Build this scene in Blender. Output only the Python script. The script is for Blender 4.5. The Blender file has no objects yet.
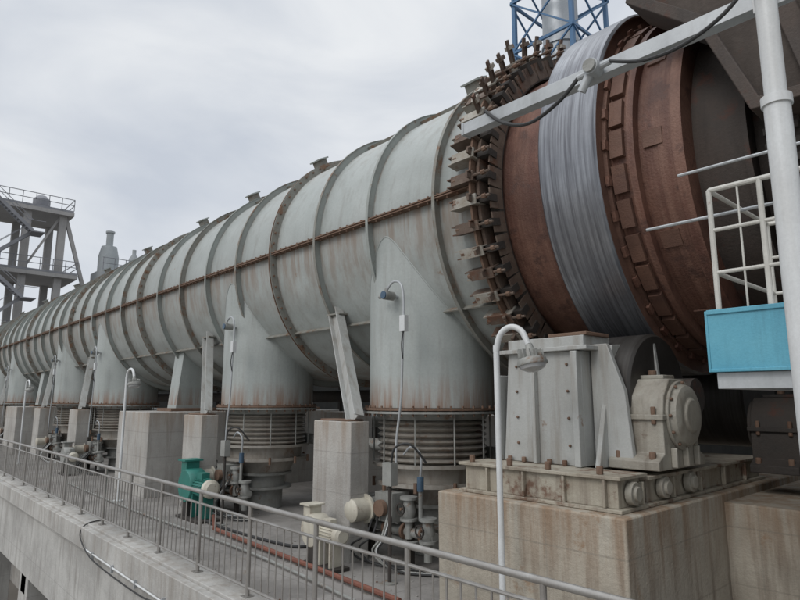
import bpy, math, random
from mathutils import Vector, Matrix
random.seed(7)
S=bpy.context.scene
S.view_settings.view_transform='Standard'
S.view_settings.look='None'
S.view_settings.exposure=0
pi=math.pi
# ------------------------------------------------------------ materials
def N(nt,t,**k):
    n=nt.nodes.new(t)
    for a,b in k.items(): setattr(n,a,b)
    return n
def mat(name,c1,c2,scale=1.5,rough=.7,metal=0,bump=.15,bscale=40,rust=0,rcol=(.12,.05,.025),streak=0,scol=None,
        zr=(),map_=(1,1,1),bay=0,rscale=3.0,lines=None,warp=0,joints=(),ribrust=0,blot=0):
    m=bpy.data.materials.new(name); m.use_nodes=True
    nt=m.node_tree; L=nt.links; bs=nt.nodes['Principled BSDF']
    tc=N(nt,'ShaderNodeTexCoord')
    mp=N(nt,'ShaderNodeMapping'); mp.inputs['Scale'].default_value=map_
    L.new(tc.outputs['Object'],mp.inputs[0])
    def noise(vec,sc,det=4,ro=.6):
        n=N(nt,'ShaderNodeTexNoise'); n.inputs['Scale'].default_value=sc; n.inputs['Detail'].default_value=det
        n.inputs['Roughness'].default_value=ro
        L.new(vec,n.inputs['Vector']); return n.outputs['Fac']
    def ramp(f,a,b,lo=0,hi=1):
        r=N(nt,'ShaderNodeMapRange'); r.inputs['From Min'].default_value=a; r.inputs['From Max'].default_value=b
        r.inputs['To Min'].default_value=lo; r.inputs['To Max'].default_value=hi
        L.new(f,r.inputs['Value']); return r.outputs[0]
    def math_(op,a,b=0):
        r=N(nt,'ShaderNodeMath',operation=op)
        for i,v in enumerate((a,b)):
            if isinstance(v,(int,float)): r.inputs[i].default_value=v
            else: L.new(v,r.inputs[i])
        return r.outputs[0]
    def mix(f,a,b,bt='MIX'):
        r=N(nt,'ShaderNodeMix',data_type='RGBA',blend_type=bt)
        if isinstance(f,(int,float)): r.inputs[0].default_value=f
        else: L.new(f,r.inputs[0])
        for i,v in ((6,a),(7,b)):
            if isinstance(v,tuple): r.inputs[i].default_value=(*v[:3],1)
            else: L.new(v,r.inputs[i])
        return r.outputs[2]
    n1=noise(mp.outputs[0],scale)
    col=mix(ramp(n1,.3,.7),c1,c2)
    sep=N(nt,'ShaderNodeSeparateXYZ'); L.new(tc.outputs['Object'],sep.inputs[0])
    if bay:
        b=math_('FLOOR',math_('DIVIDE',math_('ADD',sep.outputs[0],5.95),bay))
        w=N(nt,'ShaderNodeTexWhiteNoise',noise_dimensions='1D'); L.new(b,w.inputs['W'])
        col=mix(ramp(w.outputs['Value'],0,1,0,.4),col,(.25,.26,.25))
    if lines:
        ml=N(nt,'ShaderNodeMapping'); ml.inputs['Scale'].default_value=lines[:3]
        L.new(tc.outputs['Object'],ml.inputs[0])
        f=noise(ml.outputs[0],1,5,.7)
        col=mix(ramp(f,.4,.62,0,lines[3]),col,lines[4])
    if blot:
        f=noise(tc.outputs['Object'],.9,6,.72)
        col=mix(ramp(f,.46,.60,0,blot),col,tuple(x*.38 for x in c1))
    if streak or zr or ribrust:
        ms=N(nt,'ShaderNodeMapping'); ms.inputs['Scale'].default_value=(5,5,.45)
        L.new(tc.outputs['Object'],ms.inputs[0])
        sn=noise(ms.outputs[0],1.2,5,.65)
    if streak:
        col=mix(ramp(sn,.5,.72,0,streak),col,scol or tuple(x*.45 for x in c1))
    rm=None
    if rust:
        n2=noise(tc.outputs['Object'],rscale,7,.68)
        rm=ramp(n2,.72-rust*.3,.80-rust*.3)
    for (z0,z1,am) in zr:
        f=ramp(sep.outputs[2],z0,z1,1,0)
        inside=math_('GREATER_THAN' if z1>z0 else 'LESS_THAN',sep.outputs[2],z0-(.02 if z1>z0 else -.02))
        g=math_('MULTIPLY',math_('MULTIPLY',f,inside),ramp(sn,.38,.6,0,am))
        rm=g if rm is None else math_('MAXIMUM',rm,g)
    if ribrust:
        # corrosion where the paint meets each rib (welds every 1.55 m)
        fr=math_('FRACT',math_('DIVIDE',math_('ADD',sep.outputs[0],5.96+155),1.55))
        dd=math_('ABSOLUTE',math_('SUBTRACT',fr,.5))
        e=ramp(dd,.455,.5,0,1)
        nn=noise(tc.outputs['Object'],2.6,6,.7)
        g=math_('MULTIPLY',e,ramp(nn,.42,.6,0,ribrust))
        rm=g if rm is None else math_('MAXIMUM',rm,g)
    fine=noise(tc.outputs['Object'],bscale,3,.7)
    if rm is not None:
        col=mix(rm,col,mix(fine,rcol,tuple(x*2.0 for x in rcol)))
    for (ax,per,off,am) in joints:
        fr=math_('FRACT',math_('DIVIDE',math_('ADD',sep.outputs[ax],off+per*1000),per))
        dd=math_('ABSOLUTE',math_('SUBTRACT',fr,.5))
        col=mix(ramp(dd,.5-.012/per,.5-.004/per,0,am),col,tuple(x*.4 for x in c1))
    col=mix(ramp(fine,.3,.7,0,.22),col,tuple(x*.5 for x in c1))
    L.new(col,bs.inputs['Base Color'])
    bs.inputs['Metallic'].default_value=metal
    L.new(ramp(n1,.2,.8,max(0,rough-.1),min(1,rough+.12)),bs.inputs['Roughness'])
    nrm=None
    if warp:
        wn=noise(tc.outputs['Object'],1.1,1,.5)
        bp=N(nt,'ShaderNodeBump'); bp.inputs['Strength'].default_value=1; bp.inputs['Distance'].default_value=warp
        L.new(wn,bp.inputs['Height']); nrm=bp.outputs[0]
    if bump>.06:
        bn=noise(tc.outputs['Object'],bscale,2,.7)
        bp=N(nt,'ShaderNodeBump'); bp.inputs['Strength'].default_value=bump; bp.inputs['Distance'].default_value=.02
        L.new(bn,bp.inputs['Height'])
        if nrm: L.new(nrm,bp.inputs['Normal'])
        nrm=bp.outputs[0]
    if nrm: L.new(nrm,bs.inputs['Normal'])
    return m
M={}
M['shroud']=mat('shroud_paint',(.335,.365,.35),(.41,.435,.42),.8,.48,0,.07,25,rust=.2,streak=.42,scol=(.21,.20,.175),zr=((2.9,1.7,.75),(5.5,4.2,.4),(.4,.9,.7)),bay=1.55,rcol=(.16,.105,.07),warp=.10,ribrust=.85)
M['duct']=mat('duct_paint',(.33,.36,.345),(.40,.425,.41),1.0,.52,0,.08,25,rust=.15,streak=.4,scol=(.21,.20,.175),zr=((-.12,.4,.95),),rcol=(.16,.085,.05),warp=.06)
M['rib']=mat('rib_paint',(.27,.275,.25),(.18,.16,.13),3,.75,0,.2,30,rust=.6,rcol=(.13,.075,.045))
M['ribg']=mat('rib_grey_paint',(.33,.36,.34),(.26,.27,.25),2,.6,0,.15,30,rust=.4,rcol=(.13,.08,.05))
M['seam']=mat('rusty_seam',(.2,.13,.09),(.13,.075,.05),4,.8,0,.3,30,rust=.5,rcol=(.10,.05,.03))
M['bracket']=mat('seal_bracket',(.17,.13,.10),(.10,.065,.05),5,.75,0,.3,40,rust=.6,rcol=(.09,.045,.028))
M['brlight']=mat('bracket_light',(.42,.41,.37),(.26,.22,.17),5,.6,0,.3,40,rust=.45,rcol=(.12,.065,.04))
M['drum']=mat('rusty_drum',(.165,.07,.048),(.095,.044,.033),1.2,.58,.1,.35,35,rust=.55,rcol=(.06,.031,.024),lines=(7,.45,.45,.7,(.25,.14,.10)),blot=.55,warp=.02)
M['drumface']=mat('rusty_face',(.18,.095,.065),(.11,.058,.043),2,.65,.1,.3,45,rust=.5,rcol=(.07,.037,.028),blot=.4)
M['tyre']=mat('tyre_steel',(.34,.35,.37),(.21,.22,.24),1.5,.38,.75,.05,30,lines=(26,.6,.6,.85,(.10,.10,.112)))
M['roller']=mat('roller_steel',(.10,.095,.09),(.06,.055,.05),2,.5,.5,.05,30,lines=(20,.5,.5,.7,(.04,.035,.03)))
M['dark']=mat('dark_steel',(.04,.037,.034),(.07,.058,.05),2,.8,.2,.3,30,rust=.4,rcol=(.06,.03,.022))
M['hood']=mat('hood_steel',(.055,.047,.042),(.10,.075,.062),1.2,.8,.1,.3,30,rust=.5,rcol=(.065,.033,.025),streak=.4)
M['over']=mat('overhead_steel',(.095,.075,.062),(.055,.044,.038),.9,.85,0,.35,20,rust=.5,rcol=(.06,.034,.025),streak=.6,blot=.5)
M['conc']=mat('concrete',(.46,.445,.415),(.35,.335,.31),1.2,.9,0,.4,30,rust=.15,rcol=(.22,.16,.11),streak=.6,scol=(.19,.155,.125),rscale=1.6,joints=((2,.61,.2,.35),),blot=.25,zr=((-.33,-.9,.5),))
M['pier']=mat('stained_concrete',(.45,.41,.34),(.33,.295,.24),1.3,.9,0,.45,25,rust=.42,rcol=(.18,.12,.075),streak=.8,scol=(.12,.085,.06),rscale=1.6,zr=((-1.03,-1.85,.9),),joints=((2,.61,.2,.4),(0,1.2,.1,.3)),blot=.35)
M['deck']=mat('deck_concrete',(.32,.305,.285),(.22,.205,.19),.9,.85,0,.35,25,rust=.35,rcol=(.13,.11,.09),rscale=1.5,joints=((0,3.0,0,.6),(1,1.6,.1,.5)),blot=.45)
M['beam']=mat('beam_concrete',(.50,.495,.47),(.38,.37,.35),.9,.9,0,.35,25,rust=.12,rcol=(.2,.17,.14),streak=.7,scol=(.19,.175,.155),rscale=2,joints=((0,2.44,.3,.5),(2,.92,.1,.35)),blot=.25,zr=((-2.3,-3.1,.35),))
M['stain']=mat('railing_steel',(.40,.39,.37),(.28,.26,.24),4,.42,.6,.05,60,rust=.25,rcol=(.13,.09,.065))
M['galv']=mat('galvanised_steel',(.52,.54,.55),(.38,.40,.41),4,.45,.3,.06,60,streak=.4,scol=(.25,.25,.24),rust=.15)
M['white']=mat('white_paint',(.68,.70,.70),(.57,.58,.58),3,.45,0,.05,60,rust=.12,streak=.4,scol=(.38,.36,.32))
M['cream']=mat('cream_paint',(.60,.57,.48),(.45,.42,.35),4,.5,0,.1,60,rust=.3,streak=.4,scol=(.25,.2,.14))
M['railw']=mat('pale_rail_paint',(.66,.65,.60),(.52,.50,.45),4,.5,0,.05,60,rust=.28,streak=.3,scol=(.3,.26,.2))
M['frame']=mat('frame_paint',(.42,.39,.32),(.30,.26,.20),2.5,.65,0,.3,40,rust=.6,rcol=(.10,.055,.035),streak=.7,scol=(.12,.08,.06))
M['casing']=mat('casing_paint',(.44,.45,.435),(.34,.34,.32),1.6,.5,0,.12,40,rust=.32,streak=.65,scol=(.2,.165,.125),rcol=(.14,.085,.05),warp=.02)
M['bear']=mat('bearing_paint',(.40,.38,.325),(.27,.24,.195),3,.55,0,.25,40,rust=.45,rcol=(.09,.06,.04),streak=.6,scol=(.12,.095,.07),blot=.35)
M['blue']=mat('blue_paint',(.085,.33,.45),(.13,.40,.51),2,.45,0,.08,50,rust=.14,rcol=(.09,.12,.13),streak=.6,scol=(.06,.19,.25))
M['lblue']=mat('lattice_blue',(.05,.13,.26),(.07,.17,.30),2,.5,0,.05)
M['chim']=mat('chimney_steel',(.36,.39,.41),(.45,.47,.49),.5,.45,.3,.03,10,streak=.3)
M['green']=mat('green_paint',(.02,.16,.13),(.03,.20,.165),4,.45,0,.05,60,rust=.3,rcol=(.08,.06,.045),streak=.4,scol=(.03,.08,.065))
M['grey']=mat('equipment_grey',(.36,.365,.345),(.24,.24,.22),4,.55,.15,.2,50,rust=.4,rcol=(.13,.075,.045),streak=.5)
M['bellow']=mat('bellows_steel',(.42,.40,.36),(.29,.26,.225),3,.45,.4,.15,50,rust=.42,rcol=(.15,.085,.055),streak=.5,scol=(.15,.1,.07))
M['black']=mat('black_rubber',(.025,.025,.025),(.035,.035,.035),5,.6,0,.05)
M['red']=mat('red_pipe_paint',(.22,.08,.05),(.15,.06,.042),4,.65,0,.1,rust=.35)
M['towc']=mat('tower_concrete',(.37,.36,.35),(.29,.285,.28),.3,.9,0,.1,8,streak=.3)
M['tows']=mat('tower_steel',(.26,.265,.285),(.19,.195,.21),1,.7,.1,.05)
M['bldg']=mat('cladding',(.36,.39,.40),(.30,.32,.33),.3,.8,0,.1,8,streak=.3)
M['gapfill']=mat('gap_filler_dark',(.13,.135,.13),(.09,.09,.087),.6,.8,0,.1,8,streak=.5,rust=.3)  # dark colour of the added gap block, stands in for shade under the shroud
M['ground']=mat('ground_mat',(.27,.25,.225),(.18,.165,.145),.15,.95,0,.3,6)
M['bluedot']=mat('blue_plastic',(.05,.09,.14),(.06,.11,.17),4,.4)
M['glass']=mat('lamp_glass',(.45,.46,.46),(.4,.4,.4),4,.15,0,.02)
M['win']=mat('window_glass',(.04,.05,.06),(.06,.07,.08),2,.15,0,.02)

# ------------------------------------------------------------ builder
class B:
    def __init__(s,name,bevel=0,sharp=35):
        s.n=name;s.v=[];s.f=[];s.m=[];s.ms=[];s.bevel=bevel;s.sharp=sharp
    def mi(s,m):
        m=M[m]
        if m not in s.ms: s.ms.append(m)
        return s.ms.index(m)
    def add(s,vs,fs,m):
        o=len(s.v); s.v+= [tuple(x) for x in vs]; k=s.mi(m)
        for f in fs: s.f.append(tuple(i+o for i in f)); s.m.append(k)
    def box(s,x0,x1,y0,y1,z0,z1,m):
        s.add([(x0,y0,z0),(x1,y0,z0),(x1,y1,z0),(x0,y1,z0),(x0,y0,z1),(x1,y0,z1),(x1,y1,z1),(x0,y1,z1)],
          [(0,3,2,1),(4,5,6,7),(0,1,5,4),(1,2,6,5),(2,3,7,6),(3,0,4,7)],m)
    def obox(s,c,ax,ay,az,m):
        c,ax,ay,az=map(Vector,(c,ax,ay,az)); vs=[]
        for k in (-1,1):
            for a,b in ((-1,-1),(1,-1),(1,1),(-1,1)): vs.append(c+a*ax+b*ay+k*az)
        fs=[(0,3,2,1),(4,5,6,7),(0,1,5,4),(1,2,6,5),(2,3,7,6),(3,0,4,7)]
        if ax.cross(ay).dot(az)<0: fs=[f[::-1] for f in fs]
        s.add(vs,fs,m)
    def beam(s,p,q,w,h,m,up=(0,0,1)):
        p,q=Vector(p),Vector(q); d=(q-p); L=d.length; d.normalize(); u=Vector(up)
        if abs(d.dot(u))>.98: u=Vector((0,1,0))
        a=d.cross(u).normalized(); b=a.cross(d).normalized()
        s.obox((p+q)/2,d*L/2,a*w/2,b*h/2,m)
    def prism(s,pts,axis,a0,a1,m):
        n=len(pts); vs=[]
        for a in (a0,a1):
            for p in pts:
                vs.append({'y':(p[0],a,p[1]),'x':(a,p[0],p[1]),'z':(p[0],p[1],a)}[axis])
        fs=[tuple(range(n))[::-1],tuple(range(n,2*n))]
        for i in range(n): j=(i+1)%n; fs.append((i,j,n+j,n+i))
        s.add(vs,fs,m)
    def lathe(s,o,d,prof,m,seg=24,closed=False,caps=True):
        o,d=Vector(o),Vector(d).normalized(); u=Vector((0,0,1)) if abs(d.z)<.9 else Vector((1,0,0))
        a=d.cross(u).normalized(); b=d.cross(a)
        vs=[];fs=[]; n=len(prof)
        for (t,r) in prof:
            for i in range(seg):
                th=2*pi*i/seg; vs.append(o+d*t+(a*math.cos(th)+b*math.sin(th))*r)
        rng=range(n if closed else n-1)
        for k in rng:
            k2=(k+1)%n
            for i in range(seg):
                j=(i+1)%seg; fs.append((k*seg+i,k*seg+j,k2*seg+j,k2*seg+i))
        if caps and not closed:
            fs.append(tuple(range(seg))[::-1]); fs.append(tuple((n-1)*seg+i for i in range(seg)))
        s.add(vs,fs,m)
    def cyl(s,p,q,r,m,seg=12,r2=None):
        p,q=Vector(p),Vector(q); d=q-p
        s.lathe(p,d,[(0,r),(d.length,r if r2 is None else r2)],m,seg)
    def tube(s,pts,r,m,seg=8,smooth=True):
        P=[Vector(p) for p in pts]
        if smooth and len(P)>2:
            Q=[]
            for i in range(len(P)-1):
                p0=P[max(i-1,0)];p1=P[i];p2=P[i+1];p3=P[min(i+2,len(P)-1)]
                for k in range(6):
                    t=k/6; Q.append(.5*((2*p1)+(p2-p0)*t+(2*p0-5*p1+4*p2-p3)*t*t+(3*p1-p0-3*p2+p3)*t**3))
            Q.append(P[-1]); P=Q
        vs=[];fs=[]; a=None
        for i,p in enumerate(P):
            d=(P[min(i+1,len(P)-1)]-P[max(i-1,0)]).normalized()
            if a is None:
                u=Vector((0,0,1)) if abs(d.z)<.9 else Vector((1,0,0)); a=d.cross(u).normalized()
            else: a=(a-d*a.dot(d)).normalized()
            b=d.cross(a)
            for k in range(seg):
                th=2*pi*k/seg; vs.append(p+(a*math.cos(th)+b*math.sin(th))*r)
        for i in range(len(P)-1):
            for k in range(seg):
                j=(k+1)%seg; fs.append((i*seg+k,i*seg+j,(i+1)*seg+j,(i+1)*seg+k))
        fs.append(tuple(range(seg))[::-1]); fs.append(tuple((len(P)-1)*seg+i for i in range(seg)))
        s.add(vs,fs,m)
    def done(s):
        me=bpy.data.meshes.new(s.n+'_mesh'); me.from_pydata(s.v,[],s.f)
        for m in s.ms: me.materials.append(m)
        me.polygons.foreach_set('material_index',s.m)
        import bmesh
        bm=bmesh.new(); bm.from_mesh(me); bmesh.ops.recalc_face_normals(bm,faces=bm.faces); bm.to_mesh(me); bm.free()
        me.polygons.foreach_set('use_smooth',[True]*len(me.polygons))
        me.set_sharp_from_angle(angle=math.radians(s.sharp))
        me.update()
        o=bpy.data.objects.new(s.n,me); S.collection.objects.link(o)
        if s.bevel:
            b=o.modifiers.new('bevel','BEVEL'); b.width=s.bevel; b.segments=2; b.limit_method='ANGLE'; b.angle_limit=math.radians(50)
            b.harden_normals=False
        return o

D=8.66; ZC=2.94; R=2.5; DK=-2.39
def ring(X,phi,r):
    return Vector((X,D-math.cos(phi)*r,ZC+math.sin(phi)*r))

# ------------------------------------------------------------ shroud
XE=-5.2; XF=-58
b=B('kiln_cooling_shroud')
prof=[(0,R)]
x=XE
while x>XF: 
    x-=1.55; prof.append((XE-x,R))
b.lathe((XE,D,ZC),(-1,0,0),prof,'shroud',144,caps=True)
k=0; x=XE-.75
ribs=[]
while x>XF:
    fl=(k%5==3)
    h=.12 if not fl else .15
    w=.02
    ribs.append(x)
    mm='rib' if k%3==0 or fl else 'ribg'
    b.lathe((x,D,ZC),(-1,0,0),[(0,R-.02),(0,R+h),(w,R+h),(w,R-.02)],mm,144,closed=True)
    if fl:
        b.lathe((x-.05,D,ZC),(-1,0,0),[(0,R-.02),(0,R+h),(w,R+h),(w,R-.02)],'seam',144,closed=True)
        for i in range(72):
            p=ring(x+.03,2*pi*i/72,R+.09); b.cyl(p,p+Vector((-.15,0,0)),.02,'seam',6)
    else:
        b.lathe((x+.02,D,ZC),(-1,0,0),[(0,R+h+.001),(0,R+h+.012),(.06,R+h+.012),(.06,R+h+.001)],'ribg' if k%2 else 'rib',144,closed=True)
    x-=1.55; k+=1
for ph,mt,w in ((0,'seam',.14),(math.radians(-38),'rib',.10),(pi,'seam',.16),(math.radians(58),'rib',.07)):
    n=Vector((0,-math.cos(ph),math.sin(ph))); t=Vector((0,math.sin(ph),math.cos(ph)))
    for s_ in (-1,1):
        c=Vector(((XE+XF)/2,D,ZC))+n*(R+w/2-.01)+t*.018*s_
        if abs(ph)>.1 and s_==1 and ph!=pi: continue
        b.obox(c,((XE-XF)/2-.05,0,0),n*w/2,t*.010,mt)
    if ph==0:
        x=XE-.1
        while x>-45:
            p=Vector((x,D,ZC))+n*(R+.09); b.cyl(p-t*.06,p+t*.06,.018,'seam',6); x-=.2
for i,x in enumerate(ribs):
    if i in (0,3,5,7,10,13,16,20,24,28):
        for ph in (math.radians(62),):
            n=Vector((0,-math.cos(ph),math.sin(ph))); t=Vector((0,math.sin(ph),math.cos(ph)))
            b.obox(Vector((x-.3,D,ZC))+n*(R+.14),(.15,0,0),n*.14,t*.09,'rib')
            b.obox(Vector((x-.3,D,ZC))+n*(R+.29),(.20,0,0),n*.015,t*.13,'ribg')
for x,ph in ((-26,12),):
    ph=math.radians(ph); n=Vector((0,-math.cos(ph),math.sin(ph)))
    p=Vector((x,D,ZC))+n*(R-.02); b.cyl(p,p+n*.08,.04,'rib',10); b.cyl(p+n*.08,p+n*.1,.06,'seam',10)
b.lathe((XE+.0,D,ZC),(1,0,0),[(0,2.34),(0,R+.2),(.035,R+.2),(.035,2.34)],'seam',144,closed=True)
b.lathe((XE+.07,D,ZC),(1,0,0),[(0,2.31),(0,R+.12),(.05,R+.12),(.05,2.31)],'bracket',144,closed=True)
b.lathe((XE+.16,D,ZC),(1,0,0),[(0,2.31),(0,2.46),(.12,2.40),(.12,2.31)],'dark',144,closed=True)
NB=50
for i in range(NB):
    ph=2*pi*i/NB+.03+random.uniform(-.012,.012); n=Vector((0,-math.cos(ph),math.sin(ph))); t=Vector((0,math.sin(ph),math.cos(ph)))
    X=Vector((1,0,0)); c0=Vector((XE,D,ZC)); j=random.uniform(-.05,.03)
    for s_ in (-1,1):
        b.obox(c0+n*(R+.13)+X*(-.10+j)+t*.055*s_,X*.24,n*.10,t*.009,'bracket' if (i+s_)%3 else 'brlight')
    b.obox(c0+n*(R+.235)+X*(-.05+j),X*.20,n*.012,t*.07,'brlight' if i%2 else 'bracket')
    a=(n*.9+X*random.uniform(.05,.4)+t*random.uniform(-.12,.12)).normalized()
    p=c0+n*(R+.2)+X*.05
    up=math.sin(ph)>.35
    l1=random.uniform(.3,.45) if up else random.uniform(.12,.2)
    b.beam(p,p+a*l1,.07,.03,'bracket',up=(1,0,0))
    b.beam(p+t*.06,p+t*.06+a*l1*.8,.02,.05,'bracket',up=(1,0,0))
    if up: b.obox(p+a*l1*.7+t*.03,X*.05,n*.03,t*.06,'brlight' if i%2 else 'bracket')
    q=c0+n*(R+.22)+X*-.25
    b.cyl(q,q+X*.62,.018,'bracket',6); b.cyl(q-X*.02,q+X*.04,.035,'seam',6); b.cyl(q+X*.5,q+X*.56,.035,'seam',6)
    b.obox(c0+n*(R+.06)+X*.20,X*.10,n*.09,t*.05,'dark')
    b.obox(c0+n*(R-.04)+X*.27,X*.012,n*.13,t*.14,'bracket')
b.done()

# ------------------------------------------------------------ ducts
ducts=[-7.2,-12.6,-22.5,-28.0,-38.0,-43.5]
YD=7.22; RD=1.04
for i,X in enumerate(ducts):
    b=B('air_duct')
    b.lathe((X,YD,-.12),(0,0,1),[(0,RD),(3.0,RD)],'duct',64)
    pts=[]
    for k in range(-30,31):
        th=k/30*math.radians(100)
        px=X+math.sin(th)*RD; py=YD-math.cos(th)*(RD)
        dy=D-py
        if abs(dy)<R: pts.append((px,py-.0,ZC-math.sqrt(R*R-dy*dy)))
    b.tube(pts,.013,'duct',6,False)
    b.lathe((X,YD,-.16),(0,0,1),[(0,RD-.1),(0,RD+.10),(.035,RD+.10),(.035,RD-.1)],'seam',64,closed=True)
    b.lathe((X,YD,-.21),(0,0,1),[(0,RD-.2),(0,RD+.10),(.035,RD+.10),(.035,RD-.2)],'grey',64,closed=True)
    for k in range(36):
        th=2*pi*k/36; p=(X+math.cos(th)*(RD+.06),YD+math.sin(th)*(RD+.06))
        b.cyl((*p,-.25),(*p,-.09),.018,'seam',6)
    pr=[(0,.84)]; z=.02
    b.lathe((X,YD,-.21),(0,0,-1),[(0,.95),(.1,.88)],'grey',48)
    for k in range(7):
        for (dz,r) in ((0,.80),(.02,.87),(.045,.90),(.07,.87),(.09,.80)):
            pr.append((z+dz,r))
        z+=.095
    b.lathe((X,YD,-.29),(0,0,-1),pr,'bellow',64)
    z0=-.29-z
    b.lathe((X,YD,z0),(0,0,-1),[(0,.78),(0,.98),(.05,.98),(.05,.82),(.28,.80),(.28,.94),(.34,.94),(.34,.68),(.62,.56),(.62,.48)],'bellow',64)
    for k in range(10):
        th=2*pi*k/10+.2; p=(X+math.cos(th)*.96,YD+math.sin(th)*.96)
        b.cyl((*p,z0-.03),(*p,-.2),.014,'grey',6)
        b.cyl((*p,z0-.4),(*p,z0-.25),.03,'seam',6)
    zb=z0-.62
    b.lathe((X,YD,zb),(0,0,-1),[(0,.42),(0,.6),(.05,.6),(.05,.45),(.3,.45),(.3,.6),(.35,.6),(.35,.4),(DK*-1+zb-.01,.4)],'grey',32)
    b.cyl((X-.3,YD-1.15,zb-.05),(X-.3,YD-.3,zb-.05),.16,'grey',20)
    b.lathe((X-.3,YD-1.15,zb-.05),(0,-1,0),[(0,.22),(.04,.22),(.04,.17),(.3,.17),(.33,.12)],'cream',20)
    b.box(X-.62,X-.4,YD-1.05,YD-.7,zb-.3,zb+.12,'grey')
    b.box(X-.15,X+.25,YD-1.1,YD-.75,zb-.2,zb+.22,'grey')
    b.cyl((X+.05,YD-1.12,zb),(X+.05,YD-1.2,zb),.12,'seam',14)
    for k,(ox,oz) in enumerate(((-.75,.15),(.45,.1),(.85,-.15))):
        b.lathe((X+ox,YD-.95,zb+oz-.25),(0,0,1),[(0,.13),(.04,.13),(.04,.08),(.14,.11),(.24,.08),(.3,.08),(.3,.13),(.34,.13)],'grey',18)
        b.cyl((X+ox,YD-.95,zb+oz-.5),(X+ox,YD-.95,zb+oz-.2),.06,'grey',12)
        b.cyl((X+ox,YD-1.12,zb+oz-.07),(X+ox,YD-.95,zb+oz-.07),.02,'seam',8)
        b.lathe((X+ox,YD-1.13,zb+oz-.07),(0,1,0),[(0,.07),(0,.09),(.02,.09),(.02,.07)],'dark',16,closed=True)
    b.cyl((X-.8,YD-.9,zb-.32),(X+.95,YD-.9,zb-.32),.07,'grey',14)
    for ox in (-.55,-.1,.3,.7):
        b.cyl((X+ox,YD-.9,zb-.32),(X+ox+.05,YD-.9,zb-.32),.12,'seam',16)
    for sx in (-.45,.45):
        b.box(X+sx-.04,X+sx+.04,YD-.95,YD-.87,DK,zb-.1,'dark')
    b.box(X-.6,X+.6,YD-1.05,YD-.8,zb-.5,zb-.43,'grey')
    b.tube([(X+.75,YD-1.0,zb+.5),(X+.78,YD-1.02,zb+.8),(X+.62,YD-1.05,zb+.92),(X+.45,YD-1.05,zb+.8)],.016,'galv')
    b.cyl((X+.75,YD-1.0,zb+.3),(X+.75,YD-1.0,zb+.5),.05,'bluedot',14)
    b.cyl((X+.75,YD-1.0,zb-.1),(X+.75,YD-1.0,zb+.3),.03,'grey',10)
    for h in range(6):
        a=random.uniform(-.4,.4)
        b.tube([(X+.2+a,YD-1.1,zb-.1),(X+.35+a,YD-1.35,zb-.35),(X+.3+a*1.5,YD-1.45,DK+.25),(X+.6+a*2,YD-1.3,DK+.04),(X+1.1+a,YD-1.0,DK+.03)],.016,('grey','black','white','black','grey','black')[h])
    b.done()
    s=B('sensor_conduit')
    xs=X+.62; ys=YD-RD-.22
    s.tube([(xs-.1,ys,-1.2),(xs-.1,ys,-.6),(xs,ys,0),(xs+.04,ys,.9),(xs+.06,ys,1.45),(xs+.0,ys,1.72),(xs-.18,ys,1.78),(xs-.34,ys,1.66)],.018,'galv')
    s.cyl((xs-.34,ys,1.70),(xs-.34,ys,1.58),.03,'grey',10)
    s.cyl((xs-.36,ys-.03,1.6),(xs-.36,ys+.16,1.6),.07,'grey',16)
    s.cyl((xs-.36,ys-.05,1.6),(xs-.36,ys-.03,1.6),.06,'bluedot',16)
    s.cyl((xs-.46,ys+.05,1.6),(xs-.56,ys+.05,1.6),.03,'grey',10)
    s.cyl((xs-.36,ys+.1,1.6),(xs-.36,YD-RD+.1,1.6),.025,'galv',8)
    s.box(xs+.02,xs+.13,ys-.05,ys+.03,1.0,1.24,'white')
    s.tube([(xs+.04,ys,.6),(xs+.07,ys-.05,.8),(xs+.08,ys-.03,1.0)],.01,'black',6)
    s.done()

# ------------------------------------------------------------ kiln drum
b=B('rotary_kiln')
o=(-5.5,D,ZC)
def X2(*l): return [(x+5.5,r) for x,r in l]
b.lathe(o,(1,0,0),X2((-5.5,2.26),(-4.7,2.26),(-4.7,2.28),(-4.3,2.28),(-4.3,2.3),(-3.1,2.3)),'drum',160,caps=False)
b.lathe(o,(1,0,0),X2((-3.1,2.3),(-3.1,2.33),(-3.02,2.33),(-3.02,2.20),(-2.80,2.20),(-2.80,2.215),(-2.62,2.215),(-2.62,2.27),(-2.5,2.27),(-2.5,1.98)),'drum',160,caps=False)
b.lathe(o,(1,0,0),X2((-2.5,1.98),(-2.0,1.95),(-2.0,2.03),(-1.94,2.03),(-1.94,1.8),(-.6,1.8)),'hood',160,caps=False)
TR=2.60
b.lathe(o,(1,0,0),X2((-4.15,2.4),(-4.15,TR-.03),(-4.12,TR),(-3.38,TR),(-3.35,TR-.03)),'tyre',200,caps=False)
b.lathe(o,(1,0,0),X2((-3.35,TR-.03),(-3.35,TR-.05),(-3.365,TR-.055),(-3.365,2.40),(-3.32,2.395),(-3.32,2.3)),'drumface',200,caps=False)
b.lathe(o,(1,0,0),X2((-4.15,2.3),(-4.15,TR-.03)),'drumface',160,caps=False)
n_=36
for i in range(n_):
    ph=2*pi*i/n_+random.uniform(-.006,.006); n=Vector((0,-math.cos(ph),math.sin(ph))); t=Vector((0,math.sin(ph),math.cos(ph)))
    c=Vector((0,D,ZC))
    b.obox(c+Vector((-3.22,0,0))+n*2.32,(.08,0,0),n*.045,t*.165,'drumface')
    b.obox(c+Vector((-3.33,0,0))+n*2.40,(.022,0,0),n*.04,t*.06,'drum')
    b.obox(c+Vector((-4.22,0,0))+n*2.30,(.06,0,0),n*.07,t*.12,'drumface')
    if i%3==0: b.obox(c+Vector((-2.85,0,0))+n*2.215,(.11,0,0),n*.012,t*.10,'drumface')
b.done()
b=B('girth_ring')
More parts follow.
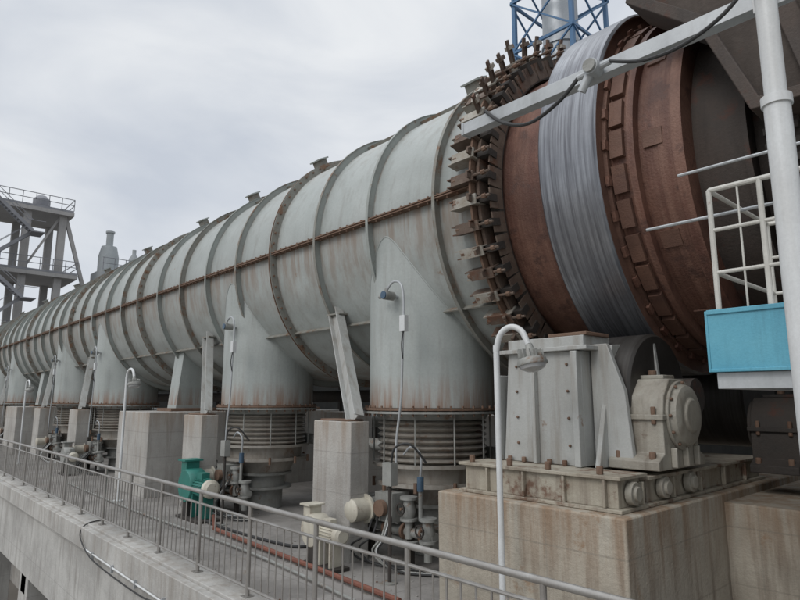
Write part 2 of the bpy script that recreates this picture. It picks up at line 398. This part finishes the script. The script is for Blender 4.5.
b.lathe((-1.75,D,ZC),(1,0,0),[(0,1.8),(0,2.15),(.3,2.15),(.3,1.8)],'dark',120,closed=True)
for i in range(90):
    ph=2*pi*i/90; n=Vector((0,-math.cos(ph),math.sin(ph))); t=Vector((0,math.sin(ph),math.cos(ph)))
    b.obox(Vector((-1.6,D,ZC))+n*2.18,(.15,0,0),n*.05,t*.035,'dark')
b.done()

# ------------------------------------------------------------ kiln hood and overhead platform
b=B('kiln_hood',.01)
b.box(-.9,4,6.9,11.2,-1,5.6,'hood')
for z in (0,1.2,2.4,3.6,4.8):
    b.box(-.98,4,6.78,6.9,z,z+.12,'hood')
    b.box(-1.0,-.9,6.8,11.2,z,z+.12,'hood')
for y in (7.5,8.6,9.7,10.8):
    b.box(-1.05,-.9,y,y+.1,-.9,5.5,'dark')
for x in (-.5,.5,1.5):
    b.box(x,x+.1,6.75,6.9,-.9,5.5,'dark')
for k,(y0,z0,y1,z1) in enumerate(((6.7,.2,6.7,3.4),(6.65,1.6,6.6,4.4),(6.72,-.5,6.7,2.2))):
    xx=-1.3+.28*k
    b.tube([(xx,y0,z0),(xx,y0-.02,z0+.6),(xx+.1,y0,(z0+z1)/2),(xx,y1,z1)],.05-.012*k,('grey','galv','dark')[k],10)
b.box(-1.7,-1.3,6.55,6.75,1.1,1.5,'hood'); b.box(-1.5,-.9,6.6,6.8,2.9,2.98,'grey')
b.done()
b=B('overhead_platform',.01)
b.box(-3.4,5,8.0,13,6.0,6.25,'over')
b.box(-3.45,5,7.85,8.0,5.75,6.35,'over')
b.box(-3.45,-3.25,8.0,13,5.7,6.0,'over')
for x in (-2.4,-1.2,0):
    b.box(x,x+.16,8.0,13,5.65,6.0,'dark')
b.prism([(-3.1,6.9),(-2.85,4.55),(-2.15,3.92),(-1.70,2.85),(5,2.5),(5,6.9)],'y',6.25,6.5,'over')
b.prism([(-2.90,4.50),(-2.15,3.82),(-1.74,2.75),(5,2.4),(5,2.5),(-1.66,2.86),(-2.08,3.93),(-2.86,4.62)],'y',6.1,6.7,'hood')
b.beam((-2.5,6.2,4.9),(4,6.2,3.9),.08,.22,'hood'); b.beam((-2.0,6.2,6.4),(-1.2,6.2,2.9),.08,.18,'hood')
b.beam((-.4,6.2,6.4),(-.4,6.2,2.7),.08,.18,'hood'); b.beam((-2.6,6.2,5.9),(4,6.2,5.6),.08,.2,'dark')
b.box(-3.1,5,6.2,8.0,6.5,6.7,'over')
b.box(-3.4,-3.2,12.6,12.9,DK,5.7,'dark')
b.done()

# ------------------------------------------------------------ piers, pedestals
ZP=-1.06
b=B('concrete_pier',.02)
b.box(-5.2,-2.84,5.3,12.2,DK-.01,ZP,'pier')
b.done()
b=B('concrete_pier',.02)
b.box(-2.86,4,7.6,12.2,DK-.01,ZP-.1,'pier')
b.done()
for x0,x1,y0,y1,z1 in [(-8.5,-7.5,5.75,6.12,-.33),(-13.8,-12.85,5.75,6.15,-.33),(-17.9,-15.6,5.6,11.5,-.3),(-23.7,-22.7,5.75,6.15,-.33),(-29.2,-28.2,5.75,6.15,-.33),
    (-34.5,-32.0,5.6,11.5,-.3),(-39.2,-38.2,5.75,6.15,-.33),(-44.7,-43.7,5.75,6.15,-.33),(-50.5,-48,5.6,11.5,-.3),(-9.3,-8.4,10.2,11.2,-.33),(-14.6,-13.6,10.2,11.2,-.33),(-24.6,-23.6,10.2,11.2,-.33),(-11.2,-9.9,8.0,11.5,-.9),(-20.6,-19.2,7.2,11.5,-.9)]:
    b=B('concrete_pedestal',.02); b.box(x0,x1,y0,y1,DK-.01,z1,'conc')
    if y1-y0<1: b.box(x0-.0+.1,x1-.1,y0+.05,y1-.02,z1,z1+.03,'seam')
    b.done()
for X in ducts:
    b=B('support_strut',.004)
    p=Vector((X-.42,5.93,-.30)); q=Vector((X-1.75,6.48,1.6))
    b.beam(p,q,.24,.02,'casing',up=(0,1,0)); 
    d=(q-p).normalized(); sd_=d.cross(Vector((0,1,0))).normalized()*.12
    b.beam(p+sd_,q+sd_,.02,.18,'casing',up=(0,1,0))
    b.beam(p-sd_,q-sd_,.02,.18,'casing',up=(0,1,0))
    b.beam(q-d*.06+Vector((-.2,0.05,0)),q-d*.06+Vector((.2,0.05,0)),.25,.03,'rib')
    b.done()
for x in (-16.75,-33.2,-49.2):
    b=B('shroud_saddle',.004)
    for yy in (6.6,10.2):
        b.prism([(yy,-.3),(yy+.9,-.3),(yy+.75,1.3),(yy+.15,1.6 if yy>8 else 1.3)],'x',x-.3,x+.3,'duct')
    b.box(x-.5,x+.5,6.4,11.2,-.3,-.22,'seam')
    b.done()

# roller station
b=B('roller_station_frame',.006)
def channel(x0,x1,y0,y1,z0,z1):
    b.box(x0,x1,y0,y1,z1-.035,z1,'frame'); b.box(x0,x1,y0,y1,z0,z0+.035,'frame')
    b.box(x0+.06,x1-.06,y0+.06,y1-.06,z0+.035,z1-.035,'frame')
channel(-5.0,-2.95,5.45,6.0,ZP+.003,ZP+.34)
channel(-5.0,-2.95,6.02,9.4,ZP+.003,ZP+.30)
for x in (-4.6,-4.1,-3.6,-3.15):
    b.box(x,x+.03,5.46,5.51,ZP+.04,ZP+.30,'frame')
for y in (5.9,6.6,7.3,8.0,8.7):
    b.box(-3.005,-2.955,y,y+.03,ZP+.04,ZP+.26,'frame')
for y in (5.7,6.35,7.0):
    b.lathe((-2.99,y,ZP+.17),(1,0,0),[(0,.11),(.07,.11),(.07,.07),(.10,.07)],'bear',20)
for x in (-4.85,-4.3,-3.8,-3.2):
    b.cyl((x,5.53,ZP+.34),(x,5.53,ZP+.42),.035,'seam',6)
b.done()
ZF=ZP+.345
b=B('support_roller')
for yy in (6.98,10.34):
    b.lathe((-4.3,yy,.04),(1,0,0),[(0,.4),(0,.70),(.03,.73),(1.05,.73),(1.08,.70),(1.08,.4)],'roller',80)
b.cyl((-4.7,6.98,.04),(-2.8,6.98,.04),.2,'dark',24)
b.done()
b=B('roller_casing',.008)
b.prism([(-4.72,ZF),(-3.62,ZF),(-3.62,.55),(-4.62,.55)],'y',5.98,6.5,'casing')
b.box(-4.70,-3.5,5.9,6.62,.55,.60,'casing'); b.box(-4.62,-3.58,5.98,6.55,.60,.72,'casing')
b.box(-4.05,-3.55,6.0,6.5,.72,.76,'seam')
b.box(-4.80,-4.74,5.95,6.4,ZF,.3,'casing')
b.box(-4.25,-4.20,5.90,5.98,ZF,.54,'casing')
b.box(-3.70,-3.62,5.88,5.98,ZF,.54,'casing')
b.prism([(-3.6,ZF),(-3.15,ZF),(-3.22,.1),(-3.40,.62),(-3.6,.62)],'y',6.15,6.22,'casing')
b.prism([(5.95,ZF),(6.95,ZF),(6.92,.66),(6.35,.62)],'x',-3.50,-3.44,'casing')
b.prism([(-3.44,ZF),(-3.10,ZF),(-3.22,.66),(-3.44,.66)],'y',6.90,6.96,'casing')
for x in (-4.6,-4.4,-4.05,-3.85):
    b.cyl((x,5.93,ZF),(x,5.93,ZF+.06),.03,'seam',6)
for z in (-.5,-.2,.1,.4):
    for x in (-4.5,-3.8): b.cyl((x,5.98,z),(x,5.955,z),.018,'seam',6)
b.done()
def bearing(X,Y,Z,s=1,m='bear'):
    b=B('bearing_housing',.012)
    w=.30*s
    P=[(-.62,-.60),(.62,-.60),(.62,-.50),(.46,-.42),(.46,-.05),(.40,.22),(.22,.42),(-.22,.42),(-.40,.22),(-.46,-.05),(-.46,-.42),(-.62,-.50)]
    b.prism([(Y+p[0]*s,Z+p[1]*s) for p in P],'x',X-w,X+w,m)
    b.lathe((X+w,Y,Z),(1,0,0),[(0,.40*s),(.04*s,.40*s),(.04*s,.36*s),(.10*s,.34*s),(.13*s,.28*s),(.13*s,.2*s),(.16*s,.18*s),(.17*s,.0001)],m,40)
    b.lathe((X-w,Y,Z),(-1,0,0),[(0,.40*s),(.06*s,.40*s),(.06*s,.25*s)],m,40)
    for i in range(12):
        th=2*pi*i/12; p=Vector((X+w+.03*s,Y+math.cos(th)*.375*s,Z+math.sin(th)*.375*s)); b.cyl(p,p+Vector((.04*s,0,0)),.02*s,'seam',6)
    b.box(X-w-.03,X+w+.02,Y-.5*s,Y+.5*s,Z-.05*s,Z+.01*s,m)
    for sx in (-.2,.2):
        for sy in (-.55,.55):
            b.cyl((X+sx*s,Y+sy*s,Z-.52*s),(X+sx*s,Y+sy*s,Z-.40*s),.04*s,'seam',6)
        b.cyl((X+sx*s,Y-.47*s,Z-.1*s),(X+sx*s,Y-.47*s,Z+.1*s),.03*s,'seam',6)
    b.box(X-.2*s,X+.2*s,Y-.15*s,Y+.15*s,Z+.42*s,Z+.47*s,m)
    b.cyl((X,Y,Z+.47*s),(X,Y,Z+.53*s),.05*s,'seam',10)
    for yy in (-.3,0,.3):
        b.box(X+w,X+w+.07*s,Y+(yy-.02)*s,Y+(yy+.02)*s,Z-.58*s,Z-.36*s,m)
    return b.done()
bearing(-3.15,6.68,-.16,.92)
bearing(-2.55,9.0,-.35,.9,'dark')
bearing(-4.85,6.98,-.12,.9)

# ------------------------------------------------------------ deck
b=B('concrete_walkway',.01)
b.box(-75,6,3.7,13,DK-.35,DK,'deck')
b.box(-75,6,3.62,3.98,DK-1.85,DK+.06,'beam')
b.box(-75,6,3.50,3.62,DK-.35,DK+.02,'beam')
b.box(-75,6,12.6,13.2,DK-1.85,DK+.1,'beam')
x=2
while x>-75:
    b.box(x-.9,x,3.66,4.5,-9,DK-1.85,'beam'); b.box(x-.9,x,11,12.6,-9,DK-1.85,'beam')
    b.prism([(3.66,DK-1.85),(3.66,DK-2.3),(4.5,DK-2.9),(6,DK-1.85)],'x',x-.7,x-.2,'beam')
    x-=6.5
b.box(-75,6,7,7.3,-9,DK-.36,'conc')
b.done()
b=B('edge_conduit')
pts=[(-12.5,3.48,DK-.30),(-9,3.475,DK-.34),(-6,3.475,DK-.36),(-2,3.475,DK-.36),(4,3.475,DK-.36)]
b.tube(pts,.014,'white')
x=-12
while x<3: b.box(x,x+.03,3.455,3.5,DK-.40,DK-.28,'galv'); x+=1.1
b.tube([(-13.0,3.9,DK+.08),(-12.9,3.6,DK+.06),(-12.8,3.47,DK-.1),(-12.2,3.46,DK-.34),(-11.2,3.46,DK-.42),(-9.5,3.46,DK-.44),(-8.6,3.46,DK-.38),(-6.5,3.46,DK-.46),(-4,3.46,DK-.5)],.012,'black')
b.done()

b=B('walkway_railing')
YR=3.8; ZT=DK+1.12
b.tube([(-75,YR,ZT),(5,YR,ZT)],.03,'stain',12,False)
b.tube([(-75,YR,ZT-.16),(5,YR,ZT-.16)],.018,'stain',8,False)
b.tube([(-75,YR,DK+.16),(5,YR,DK+.16)],.018,'stain',8,False)
x=-4.11+1.42*4
while x>-74:
    b.cyl((x,YR,DK+.04),(x,YR,ZT),.026,'stain',10)
    b.box(x-.06,x+.06,YR-.06,YR+.06,DK+.055,DK+.07,'stain')
    if x>-45:
        for k in range(1,9):
            xx=x-1.42*k/9; b.cyl((xx,YR,DK+.16),(xx,YR,ZT-.16),.0095,'stain',6)
    x-=1.42
b.done()

for X in (-4.02,-15.6,-27.2):
    b=B('street_lamp')
    Y=5.0; T=.62
    b.tube([(X,Y,DK),(X,Y,T-.3),(X,Y,T-.12),(X+.06,Y,T+.06),(X+.18,Y+.02,T+.13),(X+.30,Y+.04,T+.08),(X+.37,Y+.05,T-.06)],.032,'white',12)
    b.cyl((X,Y,DK),(X,Y,DK+.03),.12,'white',16)
    c=Vector((X+.38,Y+.05,T-.06)); dz=Vector((.18,0,-1)).normalized()
    b.lathe(c,dz,[(0,.035),(.05,.045),(.06,.075),(.13,.085),(.15,.14),(.20,.155),(.215,.15)],'grey',28)
    b.lathe(c+dz*.2,dz,[(0,.145),(.05,.12),(.08,.06),(.085,.001)],'glass',24)
    for i in range(12):
        th=2*pi*i/12; a=Vector((math.cos(th),math.sin(th),0)); p=c+dz*.1+a*.1
        b.obox(p,a*.03,dz*.045,a.cross(dz)*.004,'grey')
    b.done()

def motor(name,X,Y,Z,m,s=1):
    b=B(name,.004)
    b.cyl((X,Y,Z),(X+.45*s,Y,Z),.13*s,m,24)
    for i in range(20):
        th=2*pi*i/20; n=Vector((0,math.cos(th),math.sin(th)))
        b.obox(Vector((X+.22*s,Y,Z))+n*.14*s,(.18*s,0,0),n*.02*s,n.cross(Vector((1,0,0)))*.004*s,m)
    b.lathe((X+.45*s,Y,Z),(1,0,0),[(0,.15*s),(.08*s,.15*s),(.12*s,.1*s)],'cream',24)
    b.lathe((X,Y,Z),(-1,0,0),[(0,.16*s),(.03*s,.16*s),(.05*s,.1*s),(.2*s,.1*s)],m,24)
    b.box(X+.1*s,X+.3*s,Y-.07*s,Y+.07*s,Z+.13*s,Z+.24*s,m)
    b.lathe((X-.2*s,Y-.16*s,Z),(0,1,0),[(0,.10*s),(0,.26*s),(.03*s,.28*s),(.28*s,.28*s),(.31*s,.26*s),(.31*s,.1*s)],m,30)
    b.box(X-.45*s,X-.24*s,Y-.12*s,Y+.12*s,Z,Z+.4*s,m); b.box(X-.5*s,X-.2*s,Y-.17*s,Y+.17*s,Z+.4*s,Z+.43*s,m)
    b.box(X-.3*s,X-.1*s,Y-.14*s,Y+.14*s,DK+.05,Z-.2*s,'dark')
    b.box(X-.4*s,X+.5*s,Y-.2*s,Y+.2*s,DK,DK+.05,'dark')
    for a in (.05,.35):
        b.box(X+(a-.02)*s,X+(a+.02)*s,Y-.12*s,Y+.12*s,DK+.05,Z-.08*s,m)
    b.done()
motor('air_blower',-12.3,5.5,-1.75,'green',1.2)
motor('air_blower',-22.2,5.5,-1.8,'grey',1.0)
motor('air_blower',-7.6,5.35,-1.9,'cream',.85)
b=B('floor_pipe')
b.tube([(-10.9,5.2,DK+.3),(-10.8,5.2,DK+.1),(-10.5,5.2,DK+.06),(-7.0,5.1,DK+.06),(-5.6,5.05,DK+.06)],.035,'red')
b.tube([(-13.2,5.6,DK+.3),(-12.9,5.5,DK+.1),(-11,5.45,DK+.03),(-9,5.6,DK+.03),(-8.7,5.9,DK+.03)],.025,'black')
b.tube([(-20,4.9,DK+.04),(-14,4.8,DK+.04),(-9,4.9,DK+.04),(-6,4.7,DK+.04)],.02,'grey')
b.done()
for x,y,h in ((-11.35,5.6,1.6),(-6.35,5.55,1.55)):
    b=B('control_post'); b.cyl((x,y,DK),(x,y,DK+h),.025,'dark',10); b.box(x-.09,x+.09,y-.06,y+.06,DK+h-.3,DK+h,'grey'); b.cyl((x,y,DK),(x,y,DK+.02),.1,'grey',12)
    b.tube([(x+.03,y,DK+h),(x+.1,y,DK+h+.2),(x+.3,y+.1,DK+h+.25),(x+.4,y+.3,DK+h)],.015,'black'); b.done()
b=B('service_pipe')
b.tube([(-60,8.2,-.9),(-5.3,8.2,-.9)],.12,'grey',12,False)
b.tube([(-60,9.6,.1),(-5.3,9.6,.1)],.16,'dark',12,False)
b.tube([(-60,11.7,-.6),(4,11.7,-.6)],.2,'grey',12,False)
b.done()
b=B('deck_debris')
for i in range(500):
    cxx=-random.random()**1.3*24-3; y=random.choice((random.gauss(5.4,.25),random.gauss(6.6,.5),random.gauss(4.1,.07)))
    y=max(4.0,y)
    s_=random.uniform(.003,.012); a=random.random()*3
    b.obox((cxx,y,DK+s_*.5),(s_*math.cos(a),s_*math.sin(a),0),(-s_*.8*math.sin(a),s_*.8*math.cos(a),0),(s_*.2,0,s_*.6),random.choice(('conc','seam','deck')))
b.done()

# ------------------------------------------------------------ added dark block beyond the deck, hides bright horizon gaps under the shroud
b=B('dark_gap_filler')
b.box(-75,9,13.3,15.5,-9,1.35,'gapfill')
b.box(-75,9,13.1,15.7,1.35,1.5,'dark')
x=-74
while x<8: b.box(x,x+.12,13.2,13.3,-9,1.35,'dark'); x+=2.0
b.done()

# ------------------------------------------------------------ near pole, cable beam
YB=3.5; ZB=2.24
b=B('steel_pole')
b.cyl((-.87,YB,1.55),(-.87,YB,5.5),.054,'white',24)
b.cyl((-.87,YB,DK),(-.87,YB,1.56),.064,'white',24)
b.lathe((-.87,YB,1.55),(0,0,1),[(0,.056),(0,.075),(.05,.075),(.05,.056)],'white',24,closed=True)
b.box(-.97,-.77,YB-.10,YB+.10,DK,DK+.03,'white')
b.done()
b=B('cable_beam',.003)
b.box(-3.15,-.4,YB+.06,YB+.07,ZB-.05,ZB+.05,'galv')
b.box(-3.15,-.4,YB+.07,YB+.15,ZB+.04,ZB+.05,'galv')
b.box(-3.15,-.4,YB+.07,YB+.15,ZB-.05,ZB-.04,'galv')
b.box(-3.17,-3.15,YB+.055,YB+.155,ZB-.055,ZB+.055,'galv')
b.box(-.95,-.79,YB+.056,YB+.06,ZB-.08,ZB+.08,'white')
b.done()
b=B('junction_box')
xb=-1.9
b.cyl((xb,YB+.02,ZB-.03),(xb,YB-.07,ZB-.03),.055,'galv',18)
b.cyl((xb,YB-.07,ZB-.03),(xb,YB-.09,ZB-.03),.045,'grey',18)
b.cyl((xb-.12,YB-.02,ZB-.05),(xb+.12,YB-.02,ZB-.03),.022,'galv',10)
b.cyl((xb,YB+.0,ZB-.03),(xb,YB+.055,ZB-.03),.03,'galv',10)
b.cyl((xb-.1,YB-.02,ZB-.16),(xb-.02,YB-.02,ZB-.04),.03,'galv',12)
b.tube([(xb-.12,YB-.02,ZB-.05),(xb-.28,YB-.03,ZB-.17),(xb-.55,YB,ZB-.22),(xb-.8,YB+.02,ZB-.12),(xb-1.0,YB+.05,ZB+.06)],.014,'black')
b.tube([(xb+.12,YB-.02,ZB-.03),(xb+.35,YB-.05,ZB-.14),(xb+.6,YB-.08,ZB-.17),(xb+.85,YB-.1,ZB-.10),(xb+1.1,YB-.1,ZB+.1),(xb+1.5,YB-.1,ZB+.3)],.012,'black')
b.done()

b=B('inspection_platform',.006)
b.box(-1.76,2,4.7,6.2,.56,.60,'grey')
b.box(-1.76,2,4.68,4.70,.20,.655,'blue')
b.box(-1.78,-1.76,4.68,6.2,.20,.655,'blue')
b.box(-1.76,2,4.665,4.68,.625,.66,'blue'); b.box(-1.76,2,4.665,4.68,.20,.225,'blue')
b.box(-1.74,2,4.72,4.9,.08,.20,'galv')
b.box(-1.74,2,5.9,6.1,.08,.20,'galv')
b.box(-1.74,-1.6,4.9,5.9,.08,.20,'galv')
for yy,x0 in ((4.76,-1.70),(6.1,-1.7)):
    for z in (.95,1.28,1.6):
        b.tube([(x0,yy,z),(2,yy,z)],.015 if z<1.5 else .02,'railw',10,False)
    for x in (x0,-1.35,-.6,.3,1.2):
        b.cyl((x,yy,.6),(x,yy,1.6),.02,'railw',10)
    for x in (-1.5,-1.15,-1.0):
        b.cyl((x,yy,.6),(x,yy,1.6),.009,'railw',6)
for z in (.95,1.6): b.tube([(-1.7,4.76,z),(-1.7,6.1,z)],.018,'railw',10,False)
b.tube([(-2.3,4.95,1.45),(-.9,4.95,1.45)],.014,'galv',8,False)
b.tube([(-2.1,5.2,1.95),(-.6,5.2,1.95)],.014,'galv',8,False)
b.box(.9,1.1,4.9,5.1,DK,.08,'galv'); b.box(.9,1.1,5.9,6.1,DK,.08,'galv')
b.box(1.7,1.9,4.9,5.1,DK,.08,'galv')
b.done()

# ------------------------------------------------------------ chimney and lattice
G=-9
cx,cy=-17.4,28.3
b=B('steel_chimney')
b.lathe((cx,cy,G),(0,0,1),[(0,1.2),(33.2,1.0),(33.2,1.12),(33.4,1.12),(33.4,1.0),(46,1.0)],'chim',40)
for z in (26,29,36):
    b.lathe((cx,cy,G+z),(0,0,1),[(0,1.0),(0,1.12),(.12,1.12),(.12,1.0)],'chim',40,closed=True)
b.done()
b=B('lattice_tower')
w=2.0
zs=[G+i*3.2 for i in range(15)]
cs=[(-1,-1),(1,-1),(1,1),(-1,1)]
for a,c in cs: b.beam((cx+a*w,cy+c*w,G),(cx+a*w*.9,cy+c*w*.9,zs[-1]),.22,.22,'lblue')
for i in range(len(zs)-1):
    for k in range(4):
        a=cs[k];c=cs[(k+1)%4]
        p=(cx+a[0]*w,cy+a[1]*w);q=(cx+c[0]*w,cy+c[1]*w)
        b.beam((*p,zs[i]),(*q,zs[i]),.13,.16,'lblue')
        b.beam((*p,zs[i]),(*q,zs[i+1]),.09,.09,'lblue'); b.beam((*q,zs[i]),(*p,zs[i+1]),.09,.09,'lblue')
b.done()

# ------------------------------------------------------------ left tower
b=B('preheater_tower')
tx=-67
def rail(b,x0,x1,y0,y1,z,m='tows'):
    for zz in (.55,1.15):
        b.beam((x0,y0,z+zz),(x1,y0,z+zz),.06,.06,m); b.beam((x1,y0,z+zz),(x1,y1,z+zz),.06,.06,m)
        b.beam((x0,y0,z+zz),(x0,y1,z+zz),.06,.06,m); b.beam((x0,y1,z+zz),(x1,y1,z+zz),.06,.06,m)
    n=int((y1-y0)/1.1)
    for i in range(n+1):
        y=y0+(y1-y0)*i/n
        b.beam((x1,y,z),(x1,y,z+1.15),.06,.06,m); b.beam((x0,y,z),(x0,y,z+1.15),.06,.06,m)
for z in (6.2,12.6,19.0):
    yy1=15.6 if z<19 else 14.8
    b.box(tx-6,tx+1,0,yy1,z-.2,z,'tows'); b.box(tx-6,tx+1.05,-.05,yy1+.05,z-.6,z-.22,'towc')
    rail(b,tx-6,tx+1,0,yy1,z)
for y in (3.5,10.9,14.0):
    for x in (tx-5.4,tx+.2):
        b.box(x-.33,x+.33,y-.33,y+.33,G,18.4,'towc')
b.beam((tx+.2,14.3,18.3),(tx+.2,17.0,9.5),.3,.35,'towc')
b.beam((tx+.2,11,12.6),(tx+.2,13.7,18.2),.2,.2,'towc')
b.lathe((tx-2,12.4,19.0),(0,0,1),[(0,.4),(.7,.8),(1.4,.8),(1.8,.4),(1.9,.1)],'tows',20)
def stair(y0,z0,y1,z1,x):
    for dx in (0,.9): b.beam((x+dx,y0,z0),(x+dx,y1,z1),.08,.3,'tows')
    for dx in (0,.9): b.beam((x+dx,y0,z0+1),(x+dx,y1,z1+1),.05,.05,'tows')
    n=14
    for i in range(n):
        t=(i+.5)/n; b.box(x,x+.9,y0+(y1-y0)*t-.12,y0+(y1-y0)*t+.12,z0+(z1-z0)*t-.02,z0+(z1-z0)*t+.02,'tows')
stair(7.0,6.2,10.7,9.4,tx+1.2); stair(10.7,9.4,7.0,12.6,tx+2.2)
stair(7.4,12.6,11,15.8,tx+1.2); stair(11,15.8,7.4,19.0,tx+2.2)
b.box(tx+1.1,tx+3.2,10.6,11.8,9.3,9.4,'tows'); b.box(tx+1.1,tx+3.2,10.9,12,15.7,15.8,'tows')
for zz in (10.4,16.8): b.beam((tx+3.2,10.4,zz),(tx+3.2,12,zz),.05,.05,'tows')
b.done()
b=B('dust_silo')
b.lathe((tx,18.7,G),(0,0,1),[(0,1.0),(24.0,1.0),(25.1,.75),(25.1,.35),(26.6,.35),(26.6,.45),(26.8,.45)],'bldg',28)
b.box(tx-2,tx+2,17.6,21.6,G,13.3,'bldg')
for y in (17.7,18.8,19.9,21,21.5): b.beam((tx+2,y,13.3),(tx+2,y,14.5),.06,.06,'tows')
for zz in (13.9,14.5): b.beam((tx+2,17.6,zz),(tx+2,21.6,zz),.06,.06,'tows')
b.lathe((tx+1.2,20.9,13.3),(0,0,1),[(0,.5),(1.6,.5),(2.1,.2),(2.6,.2)],'bldg',14)
b.done()
def bld(x0,x1,y0,y1,h):
    b=B('plant_building')
    b.box(x0,x1,y0,y1,G,h,'bldg'); b.box(x0-.3,x1+.3,y0-.3,y1+.3,h,h+.5,'towc')
    z=G+3
    while z<h-2:
        x=x0+1.5
        while x<x1-2:
            b.box(x,x+1.6,y0-.06,y0+.02,z,z+1.3,'win'); b.box(x-.1,x+1.7,y0-.12,y0-.061,z-.12,z-.0,'towc'); x+=3.6
        z+=3.6
    b.done()
bld(-48,-22,32,44,-1.5); bld(-110,-72,34,50,1); bld(-14,14,40,52,2); bld(24,50,24.4,44,-1)
b=B('perimeter_wall'); b.box(-140,60,24,24.3,G,G+6.2,'conc'); 
for i in range(40): b.box(-140+i*5,-139.6+i*5,23.85,24,G,G+6.4,'conc')
b.done()
b=B('ground'); b.add([(-900,-900,G),(900,-900,G),(900,900,G),(-900,900,G)],[(0,1,2,3)],'ground'); b.done()

# ------------------------------------------------------------ world, sun, camera
el=math.radians(38)
sd=Vector((.05,-.85,0)).normalized()*math.cos(el)+Vector((0,0,math.sin(el)))
W=bpy.data.worlds.new('World'); S.world=W; W.use_nodes=True
nt=W.node_tree; L=nt.links; bg=nt.nodes['Background']; out=nt.nodes['World Output']
sk=N(nt,'ShaderNodeTexSky',sky_type='NISHITA'); sk.sun_disc=False; sk.sun_elevation=el; sk.sun_rotation=math.atan2(sd.x,sd.y)
L.new(sk.outputs[0],bg.inputs[0]); bg.inputs[1].default_value=.08
bg2=N(nt,'ShaderNodeBackground')
tc=N(nt,'ShaderNodeTexCoord'); sp=N(nt,'ShaderNodeSeparateXYZ'); L.new(tc.outputs['Generated'],sp.inputs[0])
mp=N(nt,'ShaderNodeMapping'); mp.inputs['Scale'].default_value=(1.2,1.2,3.0); mp.inputs['Location'].default_value=(.35,.1,.2); L.new(tc.outputs['Generated'],mp.inputs[0])
no=N(nt,'ShaderNodeTexNoise'); no.inputs['Scale'].default_value=1.9; no.inputs['Detail'].default_value=6; no.inputs['Roughness'].default_value=.5
no.inputs['Distortion'].default_value=.5
L.new(mp.outputs[0],no.inputs['Vector'])
cr=N(nt,'ShaderNodeValToRGB'); L.new(no.outputs['Fac'],cr.inputs[0])
cr.color_ramp.elements[0].position=.32; cr.color_ramp.elements[0].color=(.60,.645,.72,1)
cr.color_ramp.elements[1].position=.68; cr.color_ramp.elements[1].color=(.90,.92,.94,1)
L.new(cr.outputs[0],bg2.inputs[0])
mr=N(nt,'ShaderNodeMapRange'); mr.inputs['From Min'].default_value=.6; mr.inputs['From Max'].default_value=1; mr.inputs['To Min'].default_value=1.0; mr.inputs['To Max'].default_value=2.3
L.new(sp.outputs[2],mr.inputs[0]); L.new(mr.outputs[0],bg2.inputs[1])
mx=N(nt,'ShaderNodeMixShader'); mx.inputs[0].default_value=.93
L.new(bg.outputs[0],mx.inputs[1]); L.new(bg2.outputs[0],mx.inputs[2]); L.new(mx.outputs[0],out.inputs[0])
sl=bpy.data.lights.new('sun','SUN'); sl.energy=1.1; sl.angle=math.radians(25); sl.color=(1,.97,.94)
so=bpy.data.objects.new('sun',sl); S.collection.objects.link(so); so.rotation_euler=sd.to_track_quat('Z','Y').to_euler()
cd=bpy.data.cameras.new('camera'); co=bpy.data.objects.new('camera',cd); S.collection.objects.link(co)
cd.sensor_width=36; cd.lens=27; cd.clip_end=3000; cd.clip_start=.05
p=math.radians(9.46)
fw=Vector((-.742*math.cos(p),.670*math.cos(p),math.sin(p)))
co.location=(0,0,0); co.rotation_euler=fw.to_track_quat('-Z','Y').to_euler()
S.camera=co
